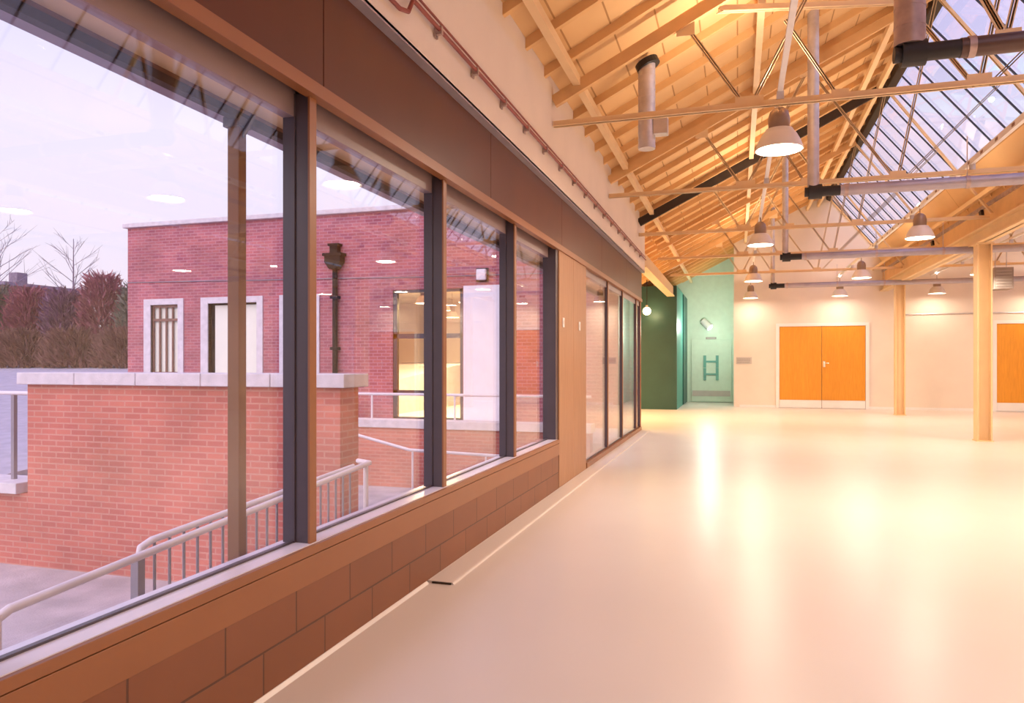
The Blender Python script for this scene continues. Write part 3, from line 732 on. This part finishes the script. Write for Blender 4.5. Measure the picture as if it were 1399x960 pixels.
# ------------------------------------------------------------------ exterior : courtyard walls and rails
e = thing('brick_garden_wall', 'salmon brick courtyard wall with pale concrete coping outside the windows', 'wall', (-5, 5.8, -.76))
MB().box(-6.87, -3.30, 5.64, 5.96, -.76, 1.08).build('brickwork', M['brick'], e)
for k in range(5):
    a = -6.95+k*.745; MB().box(a+.003, a+.742, 5.58, 6.02, 1.08, 1.20).build('coping_stone', M['coping'], e, bevel=.008)
e = thing('low_brick_wall', 'low brick wall at the left edge of the view joining the courtyard wall', 'wall', (-9, 5.8, -.76))
MB().box(-14, -6.872, 5.64, 5.96, -.76, -.03).build('brickwork', M['brick'], e)
MB().box(-14, -6.955, 5.58, 6.02, -.03, .08).build('coping', M['coping'], e, bevel=.008)
e = thing('pavement_railing', 'pale steel railing on the low brick wall at the left edge', 'railing', (-8, 5.8, .08))
MB().tube((-14, 5.8, .98), (-6.97, 5.8, .98), .022, n=10).build('top_rail', M['railwhite'], e, smooth=True)
for x in (-7.25, -8.6, -10.0, -11.4): MB().box(x-.02, x+.02, 5.78, 5.82, .08, .96).build('post', M['railgrey'], e)
e = thing('far_courtyard_wall', 'low coped brick wall of the landing in front of the glazed door', 'wall', (-4.5, 11, -.76))
MB().box(-7.4, -2.15, 11.0, 11.25, -.76, .22).build('brickwork', M['brick'], e); MB().box(-7.45, -2.12, 10.96, 11.30, .22, .35).build('coping', M['coping'], e, bevel=.006)
struct(MB().box(-8, -1.95, 11.3, 13.98, -.76, .04).build('ground_landing', M['paving']), 'paved landing in front of the brick building', 'ground')
e = thing('landing_rail', 'white horizontal rail above the low landing wall', 'railing', (-4.5, 11.1, .35))
MB().tube((-7.4, 11.12, .77), (-2.15, 11.12, .77), .024, n=10).build('top_rail', M['railwhite'], e, smooth=True)
for x in (-7.2, -5.9, -4.4, -2.9): MB().tube((x, 11.12, .35), (x, 11.12, .77), .018, n=8).build('post', M['railwhite'], e)
e = thing('step_rail', 'white bent handrail low in front of the landing wall', 'railing', (-4, 9.5, -.76))
MB().path([(-5.6, 9.5, .32), (-4.45, 9.5, .06), (-2.3, 9.5, .0)], .022).build('top_rail', M['railwhite'], e, smooth=True)
for x, z in ((-5.4, .27), (-4.4, .05), (-3.3, .02), (-2.4, 0)): MB().tube((x, 9.5, -.76), (x, 9.5, z), .016, n=8).build('post', M['railwhite'], e)
# ramp outside window with handrail and balustrade
rz = lambda y: .27+.0645*(y-2.26)
e = thing('ramp', 'sloping paved ramp under the handrails outside the windows', 'ramp', (-2.6, 5, -.76))
MB().prism_x([(-.5, -.76), (10.5, -.76), (10.5, rz(10.5)-.88), (-.5, rz(-.5)-.88)], -3.20, -1.95).build('slope', M['paving'], e)
e = thing('ramp_handrail', 'pale sloping handrail close outside the windows', 'railing', (-2.9, 3.8, -.6))
MB().path([(-2.9, 2.24, rz(2.24)-.12), (-2.9, 2.24, rz(2.24)-.02), (-2.9, 2.30, rz(2.30)), (-2.9, 5.42, rz(5.42)), (-3.05, 5.50, rz(5.42))], .021, n=12).build('top_rail', M['railwhite'], e, smooth=True)
for y in (2.24, 5.36): MB().tube((-2.9, y, rz(y)-.88), (-2.9, y, rz(y)), .021, n=10).build('post', M['railwhite'], e)
e = thing('ramp_balustrade', 'balustrade of thin uprights beside the sloping handrail', 'railing', (-3.15, 4.4, -.7))
bz = lambda y: .295+.0645*.75*(y-3.2)
MB().path([(-3.15, 3.24, bz(3.24)-.10), (-3.15, 3.26, bz(3.26)-.02), (-3.15, 3.34, bz(3.34)), (-3.15, 5.60, bz(5.60))], .020, n=12).build('top_rail', M['railwhite'], e, smooth=True)
MB().box(-3.175, -3.125, 3.215, 3.265, rz(3.24)-.9, bz(3.24)-.06).build('post', M['railgrey'], e)
MB().bar((-3.15, 3.25, bz(3.25)-.80), (-3.15, 5.6, bz(5.6)-.75), .03, .03).build('bottom_rail', M['railgrey'], e)
y = 3.36
while y < 5.58:
    MB().tube((-3.15, y, bz(y)-.80), (-3.15, y, bz(y)-.01), .009, n=6).build('baluster', M['railgrey'], e); y += .115
# canopy outside the window : soffit, gutter, post
cn = thing('eaves_canopy', 'grey soffit and gutter hanging outside along the window heads', 'canopy', (-2.2, 4, 2.6))
MB().box(-2.14, -1.90, -3.5, 13.9, 2.60, 2.66).build('soffit', M['soffit'], cn)
MB().box(-2.42, -2.15, -3.5, 13.9, 2.598, 2.66).build('soffit_lit_half', M['steelcream'], cn)  # cream outer half paints in the warm lamp light on the soffit
MB().box(-2.155, -2.135, -3.5, 13.9, 2.590, 2.60).build('batten', M['jointdark'], cn)
MB().box(-2.60, -2.525, -3.5, 13.9, 2.565, 2.72).build('gutter', M['gutter'], cn)
MB().box(-2.524, -2.42, -3.5, 13.9, 2.575, 2.72).bar((-2.49, -3.5, 2.572), (-2.49, 13.9, 2.572), .012, .012).build('gutter_reflect_strip', M['post'], cn)  # dark brown colour stands in for the reflected band along the gutter
MB().bar((-2.44, -3.5, 2.555), (-2.44, 13.9, 2.555), .05, .04).build('edge_bead', M['jointdark'], cn)
MB().box(-2.62, -1.95, -3.5, 13.9, 2.72, 2.76).build('roof_deck', M['asphalt'], cn)
e = thing('canopy_post', 'brown square post holding the canopy outside the nearest window', 'post', (-2.45, 3.2, -.6))
MB().box(-2.49, -2.42, 3.145, 3.205, -.60, 2.55).build('shaft', M['post'], e, bevel=.004)
MB().box(-2.505, -2.405, 3.13, 3.22, 2.50, 2.55).bar((-2.45, 3.18, 2.42), (-2.36, 3.18, 2.56), .018, .018).build('bracket', M['frame'], e)

# ------------------------------------------------------------------ street, hedge, trees beyond
g = MB()
gz = lambda y: -.05+(y-6.0)*.085
g.prism_x([(6.02, -1.0), (21, -1.0), (60, 0.0), (60, gz(21)+.8), (21, gz(21)), (6.02, gz(6.02))], -60, -8.2)
struct(g.build('street', M['asphalt']), 'lavender grey street rising to the left outside', 'street')
def shrub(x, y, z, rx, ry, rzz, n, m, label, stems=10):
    e = thing('bare_shrub', label, 'shrub', (x, y, z), group='winter shrubs along the street')
    tw = MB()
    for k in range(n):
        th = R.uniform(0, 2*math.pi); u = R.random()**.45
        zz = R.random()**.9
        fr_ = math.sqrt(max(.05, 1-(zz*1.02-.15)**2)) if zz > .15 else .95
        px = x+math.cos(th)*rx*u*fr_; py = y+math.sin(th)*ry*u*fr_; pz = z+zz*rzz*2*(1+.06*math.sin(th*5))
        d = Vector((math.cos(th)*R.uniform(.1, .9)+R.uniform(-.4, .4), math.sin(th)*R.uniform(.1, .9)+R.uniform(-.4, .4), R.uniform(.2, 1.2))).normalized()*R.uniform(.14, .38)
        a = Vector((R.uniform(-1, 1), R.uniform(-1, 1), R.uniform(-1, 1))).normalized()*R.uniform(.015, .045)
        p = Vector((px, py, pz)); tw._add([p-a, p+a, p+d+a*.4, p+d-a*.4], [(0, 1, 2, 3)])
    tw.build('twigs', m, e)
    st = MB()
    for k in range(stems):
        th = R.uniform(0, 2*math.pi); p = Vector((x+R.uniform(-.3, .3), y+R.uniform(-.3, .3), z)); q = Vector((x+math.cos(th)*rx*.7, y+math.sin(th)*ry*.6, z+rzz*R.uniform(1.2, 1.9)))
        st.tube(p, q, .035, .008, n=5)
    st.build('stems', M['bark'], e)
sh = [(-27.9, 21.5, 1.25, .85, .8, 1.40, 'hedge_green', 'grey green shrub at the far left edge by the street'),
      (-26.1, 21.5, 1.25, .85, .8, 1.35, 'hedge_red', 'reddish shrub second from the left edge of the hedge'),
      (-24.3, 21.5, 1.25, .85, .8, 1.30, 'hedge_plum', 'plum coloured shrub under the bare tree'),
      (-22.5, 21.5, 1.25, .85, .8, 1.55, 'hedge_red', 'tall pinkish red shrub right of the bare tree'),
      (-20.7, 21.5, 1.25, .85, .8, 1.35, 'hedge_green', 'grey green shrub close beside the brick building'),
      (-18.9, 21.5, 1.25, .85, .8, 1.4, 'hedge_plum', 'plum shrub half hidden behind the brick building'),
      (-26.8, 19.8, 1.10, 1.0, .45, .58, 'hedge_brown', 'low brown undergrowth bush at the left by the street'),
      (-24.5, 19.8, 1.10, 1.0, .45, .58, 'hedge_brown', 'low brown bush in front of the plum shrub'),
      (-22.2, 19.8, 1.10, 1.0, .45, .58, 'hedge_brown', 'low brown bush in front of the red shrub'),
      (-19.9, 19.8, 1.10, 1.0, .45, .58, 'hedge_brown', 'low brown bush beside the corner of the brick building'),
      (-29.7, 21.5, 1.25, .85, .8, 1.5, 'hedge_green', 'leafy shrub just outside the left edge')]
for (x, y, z, rx, ry, rr, m, lb) in sh: shrub(x, y, z, rx*1.22, ry, rr, 4200, M[m], lb)
def tree(x, y, z, h, label, nb=16, r=.07):
    e = thing('bare_tree', label, 'tree', (x, y, z), group='bare winter trees')
    t = MB(); t.tube((x, y, z), (x, y, z+h), r, .012, n=7); t.build('trunk', M['bark'], e)
    b = MB()
    for k in range(nb):
        zz = z+h*(.40+.55*k/nb); th = k*2.4; L = h*.30*(1-.6*k/nb)
        p = Vector((x, y, zz)); q = p+Vector((math.cos(th)*L, math.sin(th)*L, L*.8)); b.tube(p, q, .022*(1.2-k/nb), .006, n=5)
        for j in range(5):
            f_ = .35+.13*j; p2 = p.lerp(q, f_); q2 = p2+Vector((math.cos(th+R.uniform(-1, 1))*L*.4, math.sin(th+R.uniform(-1, 1))*L*.4, L*R.uniform(.2, .5)))
            b.tube(p2, q2, .008, .003, n=4)
    b.build('branches', M['bark'], e)
tree(-26.7, 24.0, 1.4, 5.1, 'slim bare tree rising above the shrubs')
tree(-32.3, 25.0, 1.4, 6.4, 'bare tree cut by the left edge of the picture', 24, .10)
e = thing('distant_house', 'dark brown house end at the far left edge behind the hedge', 'house', (-42, 34, 2))
MB().box(-49, -43.2, 34, 39, 1.0, 6.1).build('walls', M['hedge_brown'], e)
MB().box(-49.2, -43.05, 33.8, 39.2, 6.1, 6.3).box(-44.2, -43.5, 35, 35.7, 6.3, 7.0).build('roof', M['bark'], e)

# ------------------------------------------------------------------ world, sun, camera
w = bpy.data.worlds.new('dusk_sky'); sc.world = w; w.use_nodes = True
nt = w.node_tree; nt.nodes.clear()
o = nt.nodes.new('ShaderNodeOutputWorld'); bg = nt.nodes.new('ShaderNodeBackground')
tc = nt.nodes.new('ShaderNodeTexCoord'); sp = nt.nodes.new('ShaderNodeSeparateXYZ')
rp = nt.nodes.new('ShaderNodeValToRGB')
rp.color_ramp.elements[0].position = 0.0; rp.color_ramp.elements[0].color = (.78, .70, .80, 1)
rp.color_ramp.elements[1].position = .62; rp.color_ramp.elements[1].color = (.34, .33, .78, 1)
em = rp.color_ramp.elements.new(.28); em.color = (.82, .76, .95, 1)
nt.links.new(tc.outputs['Generated'], sp.inputs[0]); nt.links.new(sp.outputs['Z'], rp.inputs['Fac'])
nt.links.new(rp.outputs['Color'], bg.inputs['Color']); bg.inputs['Strength'].default_value = 1.0
nt.links.new(bg.outputs[0], o.inputs[0])
S = bpy.data.lights.new('overcast_sun', 'SUN'); S.energy = 2.1; S.angle = math.radians(70); S.color = (1.0, .90, .92)
so = bpy.data.objects.new('overcast_sun', S); COL.objects.link(so)
so.rotation_euler = Vector((.18, .72, -.66)).to_track_quat('-Z', 'Y').to_euler()

cam = bpy.data.cameras.new('camera'); co = bpy.data.objects.new('camera', cam); COL.objects.link(co)
cam.sensor_fit = 'HORIZONTAL'; cam.sensor_width = 36.0; cam.lens = 36.0*1000/1399
cam.shift_y = 15/1399; cam.clip_end = 300
co.location = (0, 0, 1.30)
co.rotation_euler = (math.radians(90), 0, math.atan(.308))
sc.camera = co
sc.view_settings.view_transform = 'Standard'; sc.view_settings.look = 'None'
sc.view_settings.gamma = 1.0; sc.view_settings.exposure = 0.4; sc.view_settings.use_curve_mapping = False
try:
    sc.cycles.max_bounces = 10; sc.cycles.transparent_max_bounces = 24; sc.cycles.use_denoising = True
    sc.cycles.sample_clamp_indirect = 6
except Exception: pass
